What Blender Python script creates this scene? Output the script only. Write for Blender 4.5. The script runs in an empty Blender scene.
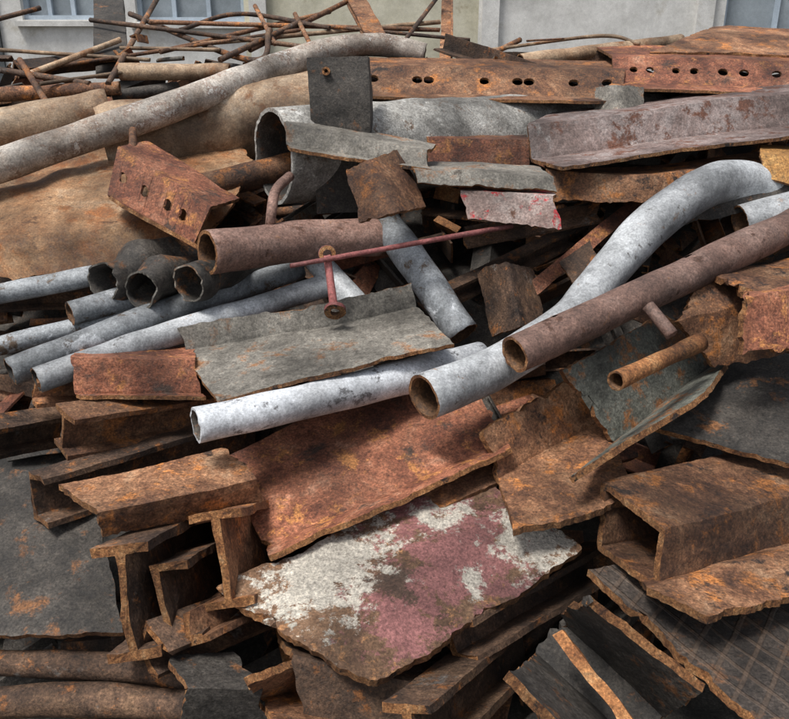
import bpy, bmesh, math, random
from mathutils import Vector, noise, Matrix
random.seed(7)
S=bpy.context.scene
PITCH=math.radians(22); H=2.7; F=832.8
CAM=Vector((0,0,H)); FW=Vector((0,math.cos(PITCH),-math.sin(PITCH))); UP=Vector((0,math.sin(PITCH),math.cos(PITCH))); RT=Vector((1,0,0))
TAB=[(-50,7.8),(0,7.0),(50,6.3),(100,5.7),(200,5.0),(300,4.6),(400,4.2),(500,3.85),(600,3.55),(719,3.2),(800,3.0)]
def D(v):
    if v<=TAB[0][0]: return TAB[0][1]
    for (a,da),(b,db) in zip(TAB,TAB[1:]):
        if v<=b: return da+(db-da)*(v-a)/(b-a)
    return TAB[-1][1]
def at(u,v,d): return CAM+d*(FW+RT*((u-394.5)/F)-UP*((v-359.5)/F))
def P(t):
    if isinstance(t,Vector): return t
    u,v=t[0],t[1]; off=t[2] if len(t)>2 else 0
    return at(u,v,D(t[3] if len(t)>3 else v)-off)
# ---------------------------------------------------------------- materials
def N(nt,typ,**k):
    n=nt.nodes.new(typ)
    for a,b in k.items(): setattr(n,a,b)
    return n
def ramp(nt,stops,src):
    r=N(nt,'ShaderNodeValToRGB'); e=r.color_ramp.elements
    while len(e)<len(stops): e.new(.5)
    for i,(p,c) in enumerate(stops):
        e[i].position=p; e[i].color=(c[0],c[1],c[2],1) if not isinstance(c,(int,float)) else (c,c,c,1)
    nt.links.new(src,r.inputs[0]); return r.outputs[0]
def noi(nt,co,sc,det=5,ro=.6,dist=0):
    n=N(nt,'ShaderNodeTexNoise'); n.inputs['Scale'].default_value=sc; n.inputs['Detail'].default_value=det
    n.inputs['Roughness'].default_value=ro; n.inputs['Distortion'].default_value=dist
    nt.links.new(co,n.inputs['Vector']); return n.outputs['Fac']
def mix(nt,f,a,b,bt='MIX'):
    m=N(nt,'ShaderNodeMix',data_type='RGBA',blend_type=bt)
    for s,v in ((m.inputs[0],f),(m.inputs[6],a),(m.inputs[7],b)):
        if hasattr(v,'is_output'): nt.links.new(v,s)
        elif isinstance(v,(int,float)): s.default_value=v
        else: s.default_value=(v[0],v[1],v[2],1)
    return m.outputs[2]
def math_(nt,op,a,b):
    m=N(nt,'ShaderNodeMath',operation=op)
    for s,v in zip(m.inputs,(a,b)):
        if hasattr(v,'is_output'): nt.links.new(v,s)
        else: s.default_value=v
    return m.outputs[0]
def mat(name,cols,sc=3,layers=(),rough=(.5,.88),bump=.5,rnd=.3,spec=.4,tread=False,blobs=(),fine=1.0,blot=1.0):
    m=bpy.data.materials.new(name); m.use_nodes=True; nt=m.node_tree; b=nt.nodes['Principled BSDF']
    tc=N(nt,'ShaderNodeTexCoord').outputs['Object']
    oi=N(nt,'ShaderNodeObjectInfo')
    ml=math_(nt,'MULTIPLY',oi.outputs['Random'],37); cmb=N(nt,'ShaderNodeCombineXYZ'); nt.links.new(ml,cmb.inputs[0]); nt.links.new(ml,cmb.inputs[2])
    ad=N(nt,'ShaderNodeVectorMath',operation='ADD'); nt.links.new(tc,ad.inputs[0]); nt.links.new(cmb.outputs[0],ad.inputs[1]); co=ad.outputs[0]
    n1=noi(nt,co,sc,9,.75,.4)
    st=[(.33+.34*i/(len(cols)-1),c) for i,c in enumerate(cols)]
    c=ramp(nt,st,n1)
    for (lc,ls,th,so) in layers:
        c=mix(nt,ramp(nt,[(th,0),(th+so,1)],noi(nt,co,ls,9,.74,.2)),c,lc)
    for (lc,cs,ls,th) in blobs:
        tot=None
        for (ctr,rad) in cs:
            dn=N(nt,'ShaderNodeVectorMath',operation='DISTANCE'); nt.links.new(tc,dn.inputs[0]); dn.inputs[1].default_value=ctr
            q=math_(nt,'SUBTRACT',1.0,math_(nt,'DIVIDE',dn.outputs['Value'],rad))
            tot=q if tot is None else math_(nt,'MAXIMUM',tot,q)
        tot=math_(nt,'MAXIMUM',tot,-.8)
        f=math_(nt,'ADD',math_(nt,'MULTIPLY',tot,.22),noi(nt,co,ls,12,.8,.1))
        c=mix(nt,ramp(nt,[(th,0),(th+.035,.97)],f),c,lc)
    n2=noi(nt,co,sc*7+8,7,.8)
    c=mix(nt,fine,c,ramp(nt,[(.28,.22),(.45,.8),(.58,1.15),(.75,2.0)],n2),'MULTIPLY')
    n5=noi(nt,co,95,3,.7)
    c=mix(nt,fine,c,ramp(nt,[(.3,.45),(.5,1.0),(.7,1.65)],n5),'MULTIPLY')
    c=mix(nt,blot,c,ramp(nt,[(.35,.45),(.62,1.25)],noi(nt,co,1.9,3,.55)),'MULTIPLY')
    mr=N(nt,'ShaderNodeMapRange'); nt.links.new(oi.outputs['Random'],mr.inputs[0]); mr.inputs[3].default_value=1-rnd; mr.inputs[4].default_value=1+rnd*.8
    c=mix(nt,1.0,c,mr.outputs[0],'MULTIPLY')
    h=math_(nt,'ADD',math_(nt,'MULTIPLY',n2,1.3),math_(nt,'MULTIPLY',n5,.5))
    if tread:
        for ang in (35,-35):
            mp=N(nt,'ShaderNodeMapping'); mp.inputs['Rotation'].default_value=(0,0,math.radians(ang)); nt.links.new(tc,mp.inputs[0])
            w=N(nt,'ShaderNodeTexWave',wave_type='BANDS'); w.inputs['Scale'].default_value=3.6; w.inputs['Distortion'].default_value=.8; nt.links.new(mp.outputs[0],w.inputs[0])
            r_=ramp(nt,[(.86,0),(.96,1)],w.outputs['Fac'])
            h=math_(nt,'ADD',h,math_(nt,'MULTIPLY',r_,.8))
            c=mix(nt,math_(nt,'MULTIPLY',math_(nt,'MULTIPLY',r_,n2),.5),c,(.18,.115,.075))
    nt.links.new(c,b.inputs['Base Color'])
    rr=N(nt,'ShaderNodeMapRange'); nt.links.new(n2,rr.inputs[0]); rr.inputs[1].default_value=.3; rr.inputs[2].default_value=.7
    rr.inputs[3].default_value=rough[0]; rr.inputs[4].default_value=rough[1]; nt.links.new(rr.outputs[0],b.inputs['Roughness'])
    b.inputs['Specular IOR Level'].default_value=spec
    bp=N(nt,'ShaderNodeBump'); bp.inputs['Strength'].default_value=bump; bp.inputs['Distance'].default_value=.018; nt.links.new(h,bp.inputs['Height'])
    nt.links.new(bp.outputs[0],b.inputs['Normal'])
    return m
M={}
BLK=(.04,.026,.02)
M['rust']=mat('rust_brown',[(.048,.024,.016),(.145,.066,.034),(.25,.125,.064),(.36,.22,.13)],4,[((.40,.155,.045),6,.54,.07),(BLK,5,.58,.06)])
M['rdark']=mat('rust_dark',[(.022,.015,.012),(.07,.042,.028),(.13,.075,.046),(.22,.13,.075)],4,[((.32,.125,.04),7,.56,.06),((.18,.155,.135),5,.61,.06)])
M['orange']=mat('rust_orange',[(.10,.04,.018),(.25,.10,.036),(.39,.175,.065),(.45,.27,.13)],5,[(BLK,6,.6,.06)])
M['red']=mat('rust_red',[(.055,.023,.016),(.17,.06,.034),(.28,.11,.06),(.36,.19,.12)],4,[((.42,.18,.06),7,.55,.06),((.07,.043,.032),4.5,.56,.08)])
M['mauve']=mat('rust_mauve',[(.09,.055,.045),(.21,.125,.098),(.30,.2,.165)],3,[((.09,.045,.03),8,.57,.06),((.28,.14,.07),7,.61,.06)],bump=.25,fine=.75)
M['pinkgrey']=mat('rust_pinkgrey',[(.12,.08,.07),(.27,.2,.18),(.43,.37,.35)],3,[((.17,.075,.048),6,.54,.06),((.5,.47,.45),4,.6,.08)],bump=.3,fine=.75)
M['tan']=mat('rust_tan',[(.10,.058,.032),(.24,.155,.093),(.36,.26,.17),(.46,.38,.29)],2.2,[((.19,.09,.04),4,.54,.08)],bump=.3,fine=.6)
M['sheet']=mat('rust_sheet_brown',[(.09,.042,.02),(.20,.10,.046),(.285,.165,.085),(.37,.26,.165)],1.8,[((.22,.085,.028),3,.5,.1),((.10,.05,.026),7,.58,.06)],bump=.35,fine=.7)
M['galv']=mat('galvanised_grey',[(.22,.23,.235),(.37,.385,.395),(.49,.505,.52)],3.4,[((.11,.105,.1),10,.6,.04),((.26,.155,.09),7,.61,.05)],bump=.15,rough=(.4,.65),rnd=.1,spec=.5,fine=.55)
M['white']=mat('weathered_whitewash',[(.3,.315,.33),(.48,.5,.525),(.62,.64,.66)],4,[((.14,.14,.145),10,.57,.04)],bump=.15,rnd=.05,fine=.5)
M['galvd']=mat('galvanised_dull',[(.09,.098,.102),(.21,.222,.232),(.35,.37,.38)],4,[((.085,.06,.042),6,.56,.05),((.45,.47,.49),5,.6,.03)],bump=.15,rough=(.45,.7),rnd=.15,fine=.6)
M['patch']=mat('peeling_grey_pipe',[(.22,.165,.125),(.38,.33,.28),(.5,.465,.42)],3.5,[((.185,.095,.055),9,.54,.05),((.56,.54,.5),9,.58,.04)],bump=.3,rnd=.05,fine=.65)
M['conc']=mat('limescaled_pipe',[(.14,.13,.115),(.3,.29,.265),(.46,.45,.42)],5,[((.16,.105,.07),10,.56,.08),((.56,.55,.52),14,.6,.04)],bump=.35,rnd=.05,fine=.8)
M['steel']=mat('grey_steel',[(.08,.072,.06),(.165,.152,.13),(.25,.235,.2)],4,[((.21,.105,.05),4,.54,.08),((.06,.05,.04),6,.6,.06)],bump=.25,rnd=.12,fine=.8)
M['green']=mat('green_grey_steel',[(.065,.067,.057),(.14,.143,.12),(.22,.22,.185)],4,[((.28,.125,.05),6,.53,.06)],bump=.35,rnd=.1,fine=.9)
M['dark']=mat('dark_steel',[(.022,.02,.018),(.055,.048,.041),(.1,.086,.072)],3.5,[((.19,.085,.035),6,.56,.07)],bump=.4,rnd=.15)
M['tread']=mat('tread_plate_steel',[(.032,.026,.022),(.065,.051,.042),(.11,.086,.068)],3.5,[((.19,.09,.042),5,.56,.08)],bump=.7,rnd=.05,tread=True)
pc=lambda u,v,o: tuple(P((u,v,o)))
M['painted']=mat('flaking_paint',[(.08,.045,.03),(.17,.095,.055),(.28,.17,.10)],5,[((.40,.2,.09),9,.56,.05),((.42,.39,.33),7,.6,.03)],bump=.7,rnd=.02,fine=.8,
  blobs=[((.29,.125,.118),[(pc(455,560,.26),.40),(pc(405,625,.36),.24)],7,.545),((.52,.48,.41),[(pc(325,572,.3),.32),(pc(530,548,.22),.22),(pc(440,525,.2),.16),(pc(380,545,.2),.14),(pc(470,590,.3),.1)],11,.54),((.10,.06,.042),[(pc(388,592,.34),.16)],9,.57)])
M['redpaint']=mat('faded_red_paint',[(.2,.13,.11),(.34,.25,.22),(.42,.36,.33)],5,[((.44,.04,.045),6,.52,.03),((.15,.075,.05),7,.57,.05)],bump=.4,rnd=.05,fine=.7)
M['redrod']=mat('red_primer',[(.15,.045,.04),(.25,.08,.075),(.34,.14,.13)],6,bump=.2,rnd=.1,fine=.6)
M['inner']=mat('pipe_inner_rust',[(.04,.022,.014),(.11,.055,.025),(.2,.1,.045)],6,bump=.3,rnd=0)
M['ochre']=mat('ochre_steel',[(.2,.10,.03),(.33,.165,.05),(.40,.24,.09)],5)
M['rim']=mat('flaking_rust_edge',[(.08,.034,.017),(.24,.10,.036),(.41,.195,.075),(.5,.31,.16)],16,[(BLK,9,.58,.05)],bump=.9,rnd=.05)
# ---------------------------------------------------------------- mesh helpers
def finish(name,bm,mats,smooth=False,parent=None):
    me=bpy.data.meshes.new(name); bm.normal_update(); bm.to_mesh(me); bm.free()
    for mm in mats: me.materials.append(M[mm] if isinstance(mm,str) else mm)
    if smooth:
        for p in me.polygons: p.use_smooth=True
    o=bpy.data.objects.new(name,me); S.collection.objects.link(o)
    if parent: o.parent=parent
    return o
def cat(pts,t):
    n=len(pts)-1
    if n==0: return pts[0]
    x=t*n; i=min(int(x),n-1); f=x-i
    p1,p2=pts[i],pts[i+1]
    if n==1: return p1.lerp(p2,f)
    p0=pts[i-1] if i>0 else p1*2-p2
    p3=pts[i+2] if i+2<=n else p2*2-p1
    return 0.5*((2*p1)+(p2-p0)*f+(2*p0-5*p1+4*p2-p3)*f*f+(3*p1-p0-3*p2+p3)*f**3)
def tube(name,pts,r,wall=.009,m='galv',inner='inner',seg=36,dent=.004,jag=.006,parent=None,rim=None,holes=()):
    pts=[P(p) for p in pts]; R=r if isinstance(r,(list,tuple)) else [r]*len(pts)
    L=sum((a-b).length for a,b in zip(pts,pts[1:])); n=max(10,int(L/.04))
    bm=bmesh.new(); up=None; O=[];I=[]
    rv=[Vector((x,0,0)) for x in R]
    for i in range(n+1):
        t=i/n; c=cat(pts,t); tg=(cat(pts,min(1,t+.01))-cat(pts,max(0,t-.01))).normalized()
        if up is None: up=Vector((0,0,1)) if abs(tg.z)<.95 else Vector((1,0,0))
        up=(up-tg*up.dot(tg)).normalized(); sd=tg.cross(up); rr=cat(rv,t).x
        a=[];b=[]
        for k in range(seg):
            an=2*math.pi*k/seg; dr=up*math.cos(an)+sd*math.sin(an)
            q=c+dr*rr; d=noise.noise(q*5)*dent*2+noise.noise(q*1.7)*dent*2
            s=0
            if i in (0,n): s=noise.noise(q*40)*jag
            a.append(bm.verts.new(c+dr*(rr+d)+tg*s)); b.append(bm.verts.new(c+dr*(rr+d-wall)+tg*s))
        O.append(a);I.append(b)
    skip=set()
    for (t,an) in holes:
        i=int(t*n); k=int(an/360*seg)
        skip|={(i,k%seg),(i,(k+1)%seg)}
    for i in range(n):
        for k in range(seg):
            k2=(k+1)%seg
            if (i,k) not in skip: bm.faces.new((O[i][k],O[i+1][k],O[i+1][k2],O[i][k2])).smooth=True
            f=bm.faces.new((I[i][k],I[i][k2],I[i+1][k2],I[i+1][k])); f.smooth=True; f.material_index=1
    for i in (0,n):
        for k in range(seg):
            k2=(k+1)%seg; f=bm.faces.new((O[i][k],O[i][k2],I[i][k2],I[i][k]) if i==0 else (O[i][k],I[i][k],I[i][k2],O[i][k2])); f.material_index=2
    bmesh.ops.recalc_face_normals(bm,faces=bm.faces)
    return finish(name,bm,[m,inner,rim or 'rim'],parent=parent)
def chip(p,sd): return .6*noise.noise(p*30+sd)+.5*noise.noise(p*70+sd)+4.5*max(0,noise.noise(p*8+sd)-.2)+.5*noise.noise(p*3+sd)
def fold(name,*secs,th=.018,m='rust',rim='rim',jag=.012,warp=.006,closed=False,holes=None,hr=.28,parent=None,cell=.02,nl=None,smooth=False):
    secs=[[P(p) for p in s] for s in secs]; k=len(secs[0]); sd=Vector((random.random()*50,)*3)
    L=(secs[0][0]-secs[-1][0]).length; nl=nl or max(4,min(120,int(L/cell)))
    segs=k if closed else k-1
    ns=[max(1,min(40,int((secs[0][j]-secs[0][(j+1)%k]).length/cell))) for j in range(segs)]
    if holes: ns=[1 if j==holes[0] else x for j,x in enumerate(ns)]
    bm=bmesh.new(); G=[]
    for i in range(nl+1):
        t=i/nl; row=[]; cs=[cat([s[j] for s in secs],t) for j in range(k)]
        nx=[cat([s[j] for s in secs],min(1,t+.02)) for j in range(k)]; pv=[cat([s[j] for s in secs],max(0,t-.02)) for j in range(k)]
        for j in range(segs):
            for q in range(ns[j]):
                f=q/ns[j]; row.append((cs[j].lerp(cs[(j+1)%k],f),(nx[j]-pv[j]).normalized()))
        if not closed: row.append((cs[-1],(nx[-1]-pv[-1]).normalized()))
        out=[]
        for j,(p,tg) in enumerate(row):
            v=noise.noise_vector(p*1.6+sd)*warp*1.5+noise.noise_vector(p*6+sd)*warp*.9+noise.noise_vector(p*20+sd)*.003
            if i in (0,nl): v+=tg*chip(p,sd)*jag*(1 if i==0 else -1)
            if not closed and j in (0,len(row)-1) and len(row)>1:
                o=(row[1][0]-row[0][0]) if j==0 else (row[-2][0]-row[-1][0])
                if o.length>1e-6: v+=o.normalized()*min(chip(p,sd)*jag,o.length*.8)
            out.append(bm.verts.new(p+v))
        G.append(out)
    W=len(G[0]); hs=set(); hj=0
    if holes:
        hj=sum(ns[:holes[0]])
        for x in holes[1]: hs.add(min(nl-1,int(x*nl)))
    for i in range(nl):
        for j in range(W if closed else W-1):
            j2=(j+1)%W; q=[G[i][j],G[i+1][j],G[i+1][j2],G[i][j2]]
            if holes and j==hj and i in hs:
                c=sum((x.co for x in q),Vector())/4; a=(q[1].co-q[0].co); b=(q[3].co-q[0].co)
                rr=min(a.length*.48,b.length*hr); A=a.normalized(); B=b.normalized(); cv=[]
                for z in range(12):
                    an=math.radians(225-30+30*z); cv.append(bm.verts.new(c+(A*math.cos(an)+B*math.sin(an))*rr))
                for w in range(4):
                    w2=(w+1)%4; k0=3*w
                    bm.faces.new((q[w],cv[k0],cv[k0+1])) ; bm.faces.new((q[w],cv[k0+1],cv[(k0+2)%12]))
                    bm.faces.new((q[w],cv[(k0+2)%12],cv[(k0+3)%12],q[w2]))
            else: bm.faces.new(q)
    bmesh.ops.recalc_face_normals(bm,faces=bm.faces)
    o=finish(name,bm,[m,rim],parent=parent,smooth=smooth)
    s=o.modifiers.new('thickness','SOLIDIFY'); s.thickness=th; s.offset=0; s.material_offset_rim=1; s.use_even_offset=False
    return o
def prof(kind,w,h,t):
    a,b=w/2,h/2; c=t
    if kind=='I': return [(-a,-b),(a,-b),(a,-b+c),(c/2,-b+c),(c/2,b-c),(a,b-c),(a,b),(-a,b),(-a,b-c),(-c/2,b-c),(-c/2,-b+c),(-a,-b+c)]
    if kind=='C': return [(-a,-b),(a,-b),(a,-b+c),(-a+c,-b+c),(-a+c,b-c),(a,b-c),(a,b),(-a,b)]
    if kind=='L': return [(-a,-b),(a,-b),(a,-b+c),(-a+c,-b+c),(-a+c,b),(-a,b)]
    if kind=='F': return [(-a,-c/2),(a,-c/2),(a,c/2),(-a,c/2)]
    return [(a*math.cos(2*math.pi*k/10),a*math.sin(2*math.pi*k/10)) for k in range(10)]
def addprism(bm,pr,A,B,roll,mi=0,ci=1,jag=.012,warp=.006,bend=0,cell=.05):
    q=[]
    for i,(x,y) in enumerate(pr):
        x2,y2=pr[(i+1)%len(pr)]; n=1 if len(pr)==10 else max(1,int(math.hypot(x2-x,y2-y)/.04))
        for k in range(n): q.append((x+(x2-x)*k/n,y+(y2-y)*k/n))
    rnd10=len(pr)==10; pr=q
    tg=(B-A).normalized(); up=Vector((0,0,1)) if abs(tg.z)<.9 else Vector((0,1,0)); up=(up-tg*up.dot(tg)).normalized(); sd=tg.cross(up)
    c,s=math.cos(roll),math.sin(roll); U=up*c+sd*s; Rr=sd*c-up*s
    L=(B-A).length; n=max(3,int(L/cell)); rows=[]; so=Vector((random.random()*40,0,3))
    for i in range(n+1):
        t=i/n; o=A.lerp(B,t)+up*bend*math.sin(math.pi*t); row=[]
        for x,y in pr:
            p=o+Rr*x+U*y; v=noise.noise_vector(p*5+so)*warp+noise.noise_vector(p*25+so)*warp*.35
            if i in(0,n): v+=tg*chip(p,so)*jag*(1 if i==0 else -1)
            row.append(bm.verts.new(p+v))
        rows.append(row)
    m=len(pr)
    for i in range(n):
        for j in range(m):
            f=bm.faces.new((rows[i][j],rows[i][(j+1)%m],rows[i+1][(j+1)%m],rows[i+1][j])); f.material_index=mi
            f.smooth = rnd10
    f=bm.faces.new(rows[0][::-1]); f.material_index=ci
    f=bm.faces.new(rows[-1]); f.material_index=ci
def beam(name,kind,a,b,w,h,t=.014,roll=0,m='rust',cap='rim',jag=.012,warp=.006,bend=0,parent=None):
    bm=bmesh.new(); addprism(bm,prof(kind,w,h,t),P(a),P(b),math.radians(roll),jag=jag,warp=warp,bend=bend,cell=.04)
    bmesh.ops.recalc_face_normals(bm,faces=bm.faces)
    return finish(name,bm,[m,cap],parent=parent)
def rod(name,pts,r,m,parent=None):
    return tube(name,pts,r,wall=r*.95,m=m,inner=m,seg=10,dent=.001,rim=m,parent=parent)
# ---------------------------------------------------------------- ground, heap
gm=mat('dirt_ground',[(.05,.045,.038),(.09,.08,.065),(.13,.115,.095)],6,bump=.8,rnd=0)
bm=bmesh.new(); bmesh.ops.create_grid(bm,x_segments=60,y_segments=60,size=200); finish('ground',bm,[gm])
PR=[(1.4,-.1),(1.9,0.0)]
for v in range(719,-60,-10):
    p=at(394.5,v,D(v)); PR.append((p.y,p.z))
def slope(y):
    if y<=PR[0][0]: return PR[0][1]-.1
    for (a,za),(b,zb) in zip(PR,PR[1:]):
        if y<=b: return za+(zb-za)*(y-a)/(b-a)
    return max(-.2,PR[-1][1]-(y-PR[-1][0])*.7)
def heap(x,y):
    z=slope(y) if y<6.8 else min(slope(6.8),slope(6.8)-(y-6.8)*.75)
    e=max(0,abs(x)-4.6); return z-e*.7
bm=bmesh.new(); G=[]
nx,ny=130,110
for i in range(nx+1):
    r=[]
    for j in range(ny+1):
        x=-9+18*i/nx; y=1.2+10*j/ny; p=Vector((x,y,0))
        z=heap(x,y)-.66+noise.noise(p*1.5)*.12+noise.noise(p*6)*.06
        r.append(bm.verts.new((x,y,z)))
    G.append(r)
for i in range(nx):
    for j in range(ny): bm.faces.new((G[i][j],G[i+1][j],G[i+1][j+1],G[i][j+1]))  # mound takes the near-black first material: gap shade painted into its colour
mats=['dark','rim','rust','rdark','orange','red','mauve','steel','tan']
for q in range(860):
    inn = q<480 or q>=640; small=q>=640
    x=random.uniform(-3.3,3.3) if inn else random.uniform(-6,6); y=random.uniform(1.9,7.6)
    if q<90: y=random.uniform(5.6,7.6)
    depth=random.uniform(.26,.56) if not small else random.uniform(.1,.3)
    z=heap(x,y)-depth+ (0.16 if y>5.9 else 0)
    yaw=random.gauss(0.25,.6) if random.random()<.75 else random.uniform(-1.5,1.5)
    dx,dy=math.cos(yaw),math.sin(yaw); L=random.uniform(.3,.95) if not small else random.uniform(.12,.4)
    dz=(heap(x+dx*.3,y+dy*.3)-heap(x-dx*.3,y-dy*.3))/.6*L*.9+random.uniform(-.15,.15)*L
    A=Vector((x-dx*L/2,y-dy*L/2,z-dz/2)); B=Vector((x+dx*L/2,y+dy*L/2,z+dz/2))
    k=random.choice('IICCLLLFCR'); w=random.uniform(.07,.17); h=random.uniform(.07,.16)
    if small: k=random.choice('LCFRLR'); w*=.5; h*=.5
    if k=='F': w=random.uniform(.08,.2)*(.5 if small else 1)
    if k=='R': w=random.uniform(.03,.09)*(.4 if small else 1)
    mi=random.choice([2,3,3,3,0,0,3,0,3,2,5 if y>4 else 3])  # mostly dark materials, so shade between the pieces is put into filler colour
    if small: mi=random.choice([2,2,3,5,4,0,7])
    addprism(bm,prof(k,w,h,random.uniform(.012,.022)*(.6 if small else 1)),A,B,random.uniform(0,6.3),mi=mi,ci=1,jag=.014,warp=.005,cell=.08)
finish('scrap_heap',bm,mats)
# ---------------------------------------------------------------- upper layer
tube('steel_pipe',[(-60,186,.5),(60,145,.5),(180,104,.5),(280,66,.35),(335,48,.3),(385,46,.2),(425,54,.1)],[.093,.093,.092,.09,.085,.08,.075],m='patch')
fold('curved_sheet',[(-60,180,-.1),(-60,200,.25),(-60,245,.45),(-60,288,.34)],[(70,150,-.1),(80,180,.25),(90,230,.4),(95,270,.28)],[(240,128,-.25),(250,160,.1),(235,205,.25),(200,249,.2)],m='sheet',jag=.016,warp=.022,th=.02)
tube('steel_drum',[(105,150,0),(330,108,-.1)],.26,m='tan',wall=.016,dent=.014)
tube('rusty_large_pipe',[(-60,142,.1),(110,112,0)],.15,m='tan',dent=.008)
tube('rusty_pipe',[(-60,98,0),(120,88,.0)],.05,m='rust')
tube('limescaled_pipe',[(273,156,.55),(450,142,.05),(645,128,-.75)],[.27,.275,.28],wall=.022,m='conc',rim='conc',inner='dark',seg=56,dent=.006)
fold('steel_post',[(338,60,.85,112),(308,58,1.05,112),(366,57,1.05,112),(368,58,.85,112)],[(345,110,.8,112),(312,112,1.0,112),(369,114,1.0,112),(371,114,.8,112)],[(346,212,.68,112),(318,214,.82,112),(366,212,.82,112),(368,212,.68,112)],m='dark',rim='steel',jag=.004,warp=.003,th=.02)
tube('post_bolt',[(326,71,1.08,112),(326,71,1.0,112)],.022,m='rdark',wall=.012)
fold('perforated_bar',[(352,58,.1),(356,66,.4),(358,93,.22),(366,98,.4)],[(620,62,.1),(625,71,.4),(622,98,.22),(628,103,.4)],m='rust',holes=(1,[.08,.22,.27,.48,.6,.64,.8,.92]),nl=24,hr=.24,jag=.008,warp=.004)
fold('perforated_channel',[(592,46,-.1),(612,57,.45),(613,83,.25),(606,90,.4)],[(700,48,-.1),(708,60,.45),(708,86,.25),(705,92,.4)],[(820,52,-.1),(825,64,.45),(825,91,.25),(820,97,.4)],m='red',holes=(1,[.1,.22,.33,.45,.56,.68,.8]),nl=22,hr=.22,jag=.008,warp=.004)
fold('rusty_sheet',[(650,54,.35),(690,36,.1),(712,28,-.4)],[(730,54,.35),(735,34,.1),(740,27,-.4)],[(830,60,.35),(835,44,.1),(840,34,-.4)],m='rust',jag=.012)
fold('bent_channel',[(552,114,.15),(526,126,.6),(530,160,.38),(560,170,.68)],[(650,102,.15),(650,112,.6),(652,143,.38),(668,153,.68)],[(722,90,.15),(722,101,.6),(724,134,.38),(740,144,.68)],[(825,80,.15),(825,92,.6),(825,124,.38),(830,133,.68)],m='pinkgrey',jag=.01,th=.02,warp=.005)
fold('rusty_flat',[(544,164,.2),(548,172,.5),(552,202,.32)],[(640,168,.2),(650,176,.5),(650,202,.32)],[(760,152,.1),(762,162,.4),(765,188,.25)],m='rust',jag=.014,th=.02)
fold('angle_iron',[(652,194,.1),(658,210,.5),(662,228,.4)],[(810,158,.1),(815,180,.5),(815,198,.4)],m='dark')
fold('angle_iron',[(424,132,.15),(427,138,.5),(428,166,.3)],[(526,136,.05),(530,142,.4),(530,170,.2)],m='red',jag=.01)
fold('angle_iron',[(408,164,.55),(414,172,.9),(418,184,.82)],[(480,164,.5),(486,174,.85),(490,188,.77)],[(540,168,.45),(552,178,.78),(556,192,.7)],m='steel',jag=.01)
fold('painted_channel',[(458,184,.4),(460,192,.72),(468,220,.58)],[(548,186,.35),(556,198,.7),(562,230,.55)],m='redpaint',jag=.016)
fold('angle_iron',[(296,118,.8),(284,124,1.02),(286,146,.86),(290,150,.92)],[(436,146,.72),(430,152,.9),(428,168,.8),(432,171,.86)],m='steel',jag=.008,warp=.004)
fold('bracket_plate',[(346,170,.95),(362,222,.72)],[(372,160,1.06),(394,214,.88)],[(400,150,.85),(424,208,.62)],m='rust',jag=.012,th=.022)
fold('steel_block',[(596,88,.42),(596,120,.22)],[(616,87,.55),(618,122,.35)],[(642,88,.42),(642,120,.22)],m='steel',th=.03)
fold('ochre_bracket',[(758,146,.4),(760,156,.7),(764,178,.58)],[(800,148,.4),(803,160,.7),(805,190,.55)],m='ochre')
tube('grey_pipe',[(740,222,.4),(820,203,.45)],.095,m='galv')
# left cluster
fold('slotted_channel',[(148,142,.45),(118,148,.74),(108,196,.5),(122,206,.62)],[(238,200,.4),(212,208,.68),(194,246,.5),(208,252,.6)],m='red',holes=(1,[.15,.4,.6,.8]),hr=.16,nl=12,jag=.01,th=.02,warp=.004)
rod('bracket_stud',[(133,130,.6),(133,166,.6)],.022,'rust')
tube('rusty_pipe',[(190,190,.3),(300,165,.1)],.085,m='rust')
tube('rusty_open_pipe',[(207,253,.7),(290,243,.45),(380,236,.2)],[.108,.11,.11],m='mauve',wall=.018,holes=((.2,330),))
rod('hook_stud',[(290,176,.66),(276,190,.7),(272,208,.7),(270,226,.6)],.026,'mauve')
tube('grey_pipe',[(378,212,.25),(415,265,.25),(462,335,.1)],.088,m='galvd')
tube('grey_pipe',[(298,240,.15),(362,312,.1)],.075,m='galv')
rod('red_rod',[(290,266,.75),(400,246,.65),(512,226,.5)],.014,'redrod')
e=bpy.data.objects.new('eye_bolt',None); S.collection.objects.link(e)
rod('shank',[(327,256,.7),(334,308,.5)],.02,'redrod',parent=e)
tube('eye',[(327,254,.72),(327,254,.67)],.045,m='redrod',wall=.02,parent=e)
tube('washer',[(335,309,.50),(335,312,.5)],.05,m='redrod',wall=.03,parent=e)
tube('dark_pipe',[(103,276,.5),(150,262,.3),(210,258,.1)],.1,m='dark',dent=.035,inner='dark',rim='steel',jag=.02)
tube('dark_pipe',[(140,286,.52),(200,262,.2)],.085,m='dark',dent=.035,inner='dark',rim='steel',jag=.02)
tube('dark_pipe',[(188,284,.55),(260,262,.2)],.08,m='dark',dent=.035,inner='dark',rim='steel',jag=.02)
tube('grey_pipe',[(-60,305,.35),(95,275,.3)],.055,m='galvd')
tube('grey_pipe',[(70,314,.38),(260,262,0)],.062,m='galvd')
tube('grey_pipe',[(10,372,.45),(150,318,.3),(300,268,.1)],.068,m='galvd',inner='dark')
tube('grey_pipe',[(36,380,.5),(170,334,.34),(330,284,.1)],.064,m='galv',inner='dark')
tube('grey_pipe',[(-60,360,.3),(140,312,.2)],.05,m='galvd')
tube('grey_pipe',[(60,372,.25),(200,335,.2)],.05,m='galvd')
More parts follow.
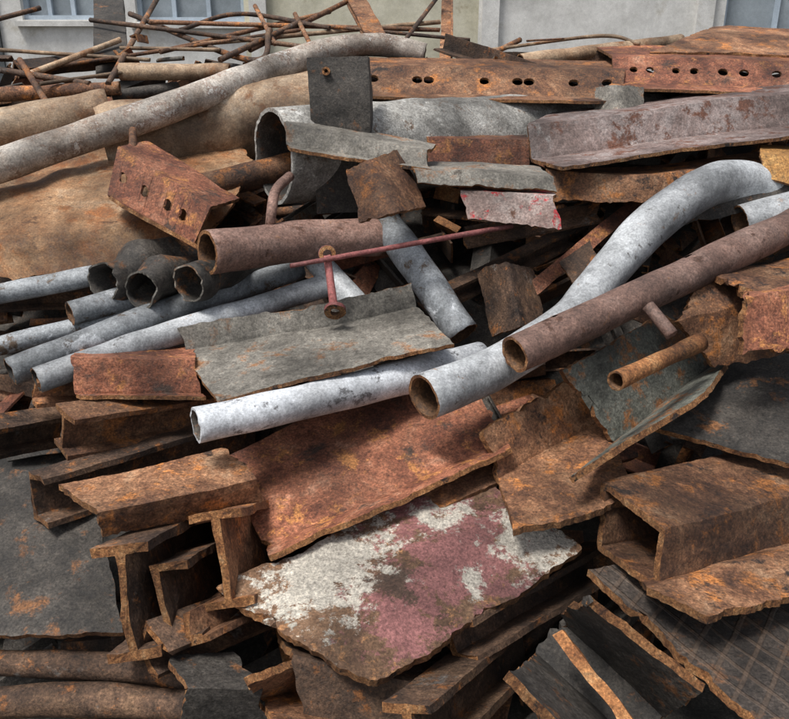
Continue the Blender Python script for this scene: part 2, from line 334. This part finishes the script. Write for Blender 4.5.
# middle
fold('angle_iron',[(177,328,.42),(184,352,.32),(217,404,.66)],[(300,307,.42),(304,331,.32),(335,374,.62)],[(411,284,.40),(417,308,.28),(453,345,.56)],m='steel',jag=.01,warp=.008,th=.018)
tube('whitewashed_pipe',[(196,426,.66),(330,396,.5),(480,358,.2)],.083,m='white',wall=.012,rim='white',inner='dark')
fold('channel_offcut',[(84,348,.3),(71,358,.6),(73,394,.44),(80,397,.5)],[(196,348,.25),(196,360,.5),(200,394,.36),(206,397,.42)],m='red',jag=.01,th=.018)
tube('bent_grey_pipe',[(424,398,.68),(500,365,.58),(566,322,.5),(608,272,.5),(650,226,.55),(700,190,.6),(742,182,.5),(785,200,.25)],[.1,.098,.098,.1,.11,.115,.115,.11],m='galv',wall=.014)
tube('rusty_open_pipe',[(515,355,.82),(650,292,.7),(820,212,.5)],[.085,.086,.09],m='mauve',wall=.014,holes=((.17,335),(.62,330)))
tube('orange_pipe',[(616,381,.9),(700,342,.6)],.038,m='orange')
rod('pipe_stub',[(648,306,.8),(672,335,.75)],.03,'mauve')
fold('channel_beam',[(240,474,-.15),(222,461,.1),(264,548,.24),(270,558,.38)],[(338,414,-.15),(335,406,.1),(385,496,.24),(392,506,.38)],[(455,356,-.1),(450,352,.1),(504,441,.24),(512,451,.36)],m='red',jag=.012,th=.024,warp=.006)
fold('flat_bar',[(285,570,.2),(300,590,.25)],[(380,514,.2),(394,536,.25)],[(488,460,.15),(500,482,.2)],m='rust',jag=.014,th=.024)
fold('painted_plate',[(218,592,.3),(296,642,.42),(376,687,.42)],[(338,530,.28),(405,580,.37),(478,620,.36)],[(458,470,.1),(520,505,.22),(580,548,.24)],m='painted',jag=.018,warp=.02,th=.034)
fold('angle_iron',[(480,432,.42),(498,480,.24),(512,532,.46)],[(530,402,.33),(550,448,.14),(572,520,.44)],[(580,372,.24),(604,420,.02),(636,500,.38)],m='rust',jag=.016,th=.03,warp=.006)
fold('angle_iron',[(562,372,.55),(614,446,.15),(568,483,.62)],[(610,344,.5),(672,398,.1),(634,440,.57)],[(658,314,.35),(740,345,-.05),(706,396,.47)],m='green',jag=.018,th=.028,warp=.006)
fold('steel_plate',[(655,430,.2),(810,472,.35)],[(705,350,.0),(840,360,.1)],m='dark',jag=.014,th=.026)
fold('corroded_channel',[(712,366,.3),(674,322,.6),(706,276,.6),(766,300,.86)],[(800,350,.2),(780,300,.45),(790,262,.45),(840,290,.66)],m='rust',jag=.024,th=.034,warp=.016)
fold('corroded_plate',[(738,290,.55),(746,302,.88),(738,356,.66)],[(790,280,.5),(792,292,.83),(790,352,.62)],[(850,262,.4),(850,274,.7),(850,342,.5)],m='red',jag=.024,th=.03,warp=.014)
fold('square_tube',[(604,484,.45),(662,530,.62),(656,590,.48),(600,548,.27)],[(690,464,.22),(745,510,.39),(742,568,.25),(690,530,.04)],[(800,441,-.05),(850,482,.12),(850,540,-.03),(800,505,-.24)],m='rust',closed=True,jag=.01,th=.028,warp=.005)
fold('flat_bar',[(636,574,.2),(645,590,.55),(706,620,.62)],[(808,532,-.1),(812,548,.25),(860,584,.35)],m='rust',jag=.018,th=.03)
fold('tread_plate',[(585,573,.3),(670,650,.4),(775,750,.5)],[(780,545,.1),(860,600,.2),(950,680,.3)],m='tread',jag=.018,th=.034,warp=.012)
fold('channel_beam',[(505,676,.66),(536,656,.15),(562,616,.15),(584,594,.66)],[(560,735,.66),(590,706,.15),(612,664,.15),(640,640,.6)],[(610,800,.6),(645,760,.15),(665,716,.15),(705,690,.5)],m='dark',jag=.02,th=.034,warp=.006)
beam('flat_bar','F',(558,632,.42),(640,738,.42),.04,.04,t=.04,roll=40,m='orange',warp=.014)
fold('angle_iron',[(478,270,.1),(506,262,.38),(532,270,.1)],[(494,336,.0),(522,326,.26),(548,332,.0)],m='rdark',jag=.01)
fold('angle_iron',[(560,262,.2),(590,240,.25)],[(590,310,.25),(612,290,.3)],m='rdark',jag=.008)
beam('angle_iron','L',(466,238,.2),(600,212,.1),.08,.1,t=.018,roll=30,m='rdark')
beam('angle_iron','C',(440,300,0),(570,236,-.1),.08,.12,t=.018,roll=10,m='rdark')
beam('flat_bar','F',(520,300,.1),(640,200,.1),.08,.1,t=.016,roll=50,m='red')
# lower left stack of beam ends
beam('channel_beam','C',(34,392,.40),(240,380,-.1),.1,.12,t=.02,roll=0,m='rust')
beam('i_beam','I',(62,432,.45),(290,395,-.2),.16,.2,t=.024,roll=8,m='rust')
beam('i_beam','I',(-50,445,.3),(60,425,-.1),.16,.16,t=.024,roll=8,m='rdark')
beam('channel_beam','C',(38,500,.35),(260,430,-.2),.14,.22,t=.026,roll=-5,m='rdark')
fold('channel_beam',[(60,487,.5),(98,514,.62),(104,534,.5)],[(145,470,.42),(176,498,.55),(182,518,.4)],[(226,450,.3),(256,480,.42),(262,498,.3)],m='rust',jag=.02,th=.028)
beam('i_beam','I',(126,602,.5),(262,520,-.9),.22,.42,t=.034,roll=-12,m='rdark',jag=.024,warp=.014)
beam('i_beam','I',(222,560,.5),(300,520,-.9),.2,.36,t=.032,roll=-12,m='rust',jag=.024,warp=.014)
beam('channel_beam','C',(176,604,.45),(270,540,-.8),.14,.3,t=.03,roll=-15,m='rdark',jag=.024,warp=.014)
beam('channel_beam','C',(150,650,.35),(300,590,-.1),.16,.14,t=.026,roll=20,m='rdark',jag=.024)
beam('angle_iron','L',(196,628,.4),(330,560,-.2),.1,.12,t=.024,roll=-30,m='rust',jag=.02)
fold('curved_plate',[(-60,470,.1),(-60,636,.2)],[(30,470,.12),(40,638,.25)],[(92,492,.12),(122,632,.25)],m='dark',jag=.008,th=.024,warp=.012)
tube('rusty_pipe',[(-60,662,.1),(120,668,.1),(230,690,.1)],.05,m='rdark')
tube('rusty_pipe',[(-60,705,.1),(100,700,.1),(250,712,.1)],.06,m='rdark')
fold('angle_iron',[(165,660,.3),(188,690,.4),(178,730,.2)],[(235,655,.2),(265,690,.35),(270,730,.15)],m='dark',jag=.014,th=.024)
fold('angle_iron',[(243,682,.5),(262,700,.15),(275,735,.45)],[(320,650,.35),(345,678,.0),(365,730,.2)],m='rust',jag=.018,th=.03)
fold('channel_beam',[(276,636,.1),(290,656,.42),(310,740,.2)],[(420,656,.0),(440,690,.3),(460,760,.1)],m='rdark',jag=.018,th=.026)
beam('i_beam','I',(410,735,.45),(520,640,-.2),.18,.2,t=.03,roll=-20,m='rdark',jag=.02)
beam('channel_beam','C',(462,640,.3),(600,560,-.1),.14,.16,t=.026,roll=-25,m='rdark',jag=.02)
# ---------------------------------------------------------------- background clutter
e=bpy.data.objects.new('rebar_tangle',None); S.collection.objects.link(e)
R=[[(108,84,.1),(160,-6,-.3)],[(-20,24,-.2),(40,8,-.4)],[(20,60,.1),(50,108,.2)],[(60,66,0),(300,30,0)],[(90,20,0),(330,50,0)],[(130,14,-.2),(250,60,0),(270,30,.1)],
[(160,52,0),(330,12,-.3)],[(200,44,0),(440,22,-.2)],[(150,22,0),(440,30,-.2)],[(250,50,0),(370,-10,-.3)],[(255,6,0),(275,44,0)],[(295,14,0),(310,44,0)],[(300,24,0),(470,40,-.1)],[(180,30,0),(240,14,-.1),(330,28,0)],[(390,60,0),(440,-6,-.2)],[(480,60,0),(520,40,0)],[(490,50,0),(600,36,0),(640,44,0)],[(220,60,.1),(300,22,0)],[(120,48,0),(220,50,0)],[(30,74,.1),(120,40,.0)],[(0,50,0),(150,60,0)],[(40,84,.2),(140,70,0)],[(0,70,.1),(90,84,.1)]]
for i,r in enumerate(R): rod('bar_%d'%i,r,random.choice([.014,.018,.022]),random.choice(['rust','tan','rdark','rust']),parent=e)
beam('channel_beam','C',(350,-10,-.3),(382,50,.1),.16,.06,m='rust')
beam('steel_upright','L',(448,-20,-.6),(446,60,-.2),.1,.08,m='rust')
beam('steel_upright','C',(108,-30,-.8),(112,70,-.2),.25,.14,m='dark')
beam('angle_iron','L',(440,42,.1),(530,72,.2),.12,.12,m='rdark')
beam('angle_iron','L',(490,60,0),(620,58,-.1),.1,.1,m='rdark')
tube('rusty_pipe',[(520,62,0),(680,42,-.2)],.06,m='tan')
tube('rusty_pipe',[(120,72,0),(230,72,0)],.06,m='tan')
# ---------------------------------------------------------------- building
plaster=mat('stained_plaster',[(.5,.49,.46),(.62,.61,.58),(.7,.69,.66)],1.2,[((.46,.43,.36),1.2,.56,.12),((.3,.2,.14),2.2,.66,.03)],bump=.1,rnd=0,fine=.25,blot=.25)
ylw=mat('yellowed_plaster',[(.44,.41,.30),(.56,.53,.41),(.64,.61,.49)],1.2,[((.35,.3,.2),1.6,.6,.1)],bump=.1,rnd=0,fine=.25,blot=.25)
blue=mat('blue_window_frame',[(.34,.4,.46),(.42,.49,.56)],3,bump=.1,rnd=0,fine=.2,blot=.3)
glass=mat('dusty_glass',[(.2,.23,.25),(.32,.36,.39)],1,bump=.02,rough=(.15,.3),rnd=0,fine=.2,blot=.3)
drk=mat('dark_doorway',[(.04,.045,.05),(.1,.11,.11)],2,rnd=0,fine=.3)
bld=bpy.data.objects.new('concrete_building',None); S.collection.objects.link(bld)
def box(name,x0,x1,y0,y1,z0,z1,m,parent):
    bm=bmesh.new(); bmesh.ops.create_cube(bm,size=1)
    for v in bm.verts: v.co=Vector(((x0+x1)/2+v.co.x*(x1-x0),(y0+y1)/2+v.co.y*(y1-y0),(z0+z1)/2+v.co.z*(z1-z0)))
    return finish(name,bm,[m],parent=parent)
Y=15
def wallseg(n,x0,x1,z0,z1,m): box(n,x0,x1,Y,Y+.4,z0,z1,m,bld)
wins=[(-16,-13,2.6,4.8),(-6.2,-4.95,2.75,4.8),(-4.3,-2.5,2.72,4.8),(5.5,8.2,2.52,4.8),(12,15,2.5,4.8)]
x=-20; i=0
for (a,b,z0,z1) in wins:
    if x<-2 and a>5:
        wallseg('wall_%d'%i,x,1.4,0,7,ylw); wallseg('wall_%db'%i,1.4,a,0,7,plaster)
    else: wallseg('wall_%d'%i,x,a,0,7,plaster)
    wallseg('sill_wall_%d'%i,a,b,0,z0,plaster); wallseg('lintel_%d'%i,a,b,z1,7,plaster)
    box('glass_%d'%i,a,b,Y+.2,Y+.22,z0,z1,glass,bld)
    box('sill_%d'%i,a-.1,b+.1,Y-.1,Y-.002,z0-.1,z0-.02,plaster,bld)
    for k in range(4):
        xx=a+(b-a-.07)*k/3; box('mullion_%d_%d'%(i,k),xx,xx+.07,Y+.12,Y+.195,z0,z1,blue,bld)
    for k in range(3):
        zz=z0+(z1-z0-.07)*k/2; box('rail_%d_%d'%(i,k),a,b,Y+.09,Y+.118,zz,zz+.07,blue,bld)
    x=b;i+=1
wallseg('wall_end',x,20,0,7,plaster)
box('side_left',-20,-19.6,Y+.4,Y+10,0,7,plaster,bld); box('side_right',19.6,20,Y+.4,Y+10,0,7,plaster,bld); box('roof',-20.3,20.3,Y-.3,Y+10.3,7.002,7.3,plaster,bld)
for k,xx in enumerate((-2.4,1.45,5.0)): box('pilaster_%d'%k,xx,xx+.28,Y-.12,Y-.002,0,6.9,plaster,bld)
box('dark_door',-8.8,-6.6,Y-.06,Y-.004,0,4.2,drk,bld)
# ---------------------------------------------------------------- light, camera
w=bpy.data.worlds.new("World"); S.world=w; w.use_nodes=True; nt=w.node_tree; bg=nt.nodes['Background']
sky=nt.nodes.new('ShaderNodeTexSky'); sky.sky_type='NISHITA'; sky.sun_disc=False
EL,AZ=math.radians(66),math.radians(230)
sky.sun_elevation=EL; sky.sun_rotation=AZ; sky.air_density=1; sky.dust_density=3; sky.ozone_density=1
hs_=nt.nodes.new('ShaderNodeHueSaturation'); hs_.inputs['Saturation'].default_value=.4; nt.links.new(sky.outputs[0],hs_.inputs['Color'])
nt.links.new(hs_.outputs[0],bg.inputs[0]); bg.inputs[1].default_value=.145
sl=bpy.data.lights.new('sun','SUN'); sl.energy=3.7; sl.angle=math.radians(16); sl.color=(1,.97,.93)
so=bpy.data.objects.new('sun',sl); S.collection.objects.link(so)
dirv=Vector((math.sin(AZ)*math.cos(EL),math.cos(AZ)*math.cos(EL),math.sin(EL)))
so.rotation_euler=(-dirv).to_track_quat('-Z','Y').to_euler(); so.location=(0,0,10)
c=bpy.data.cameras.new('camera'); c.lens=38; c.sensor_width=36; c.clip_end=1000; co=bpy.data.objects.new('camera',c); S.collection.objects.link(co)
co.location=CAM; co.rotation_euler=(math.radians(90)-PITCH,0,0); S.camera=co
S.view_settings.view_transform='Standard'; S.view_settings.look='None'; S.view_settings.exposure=0
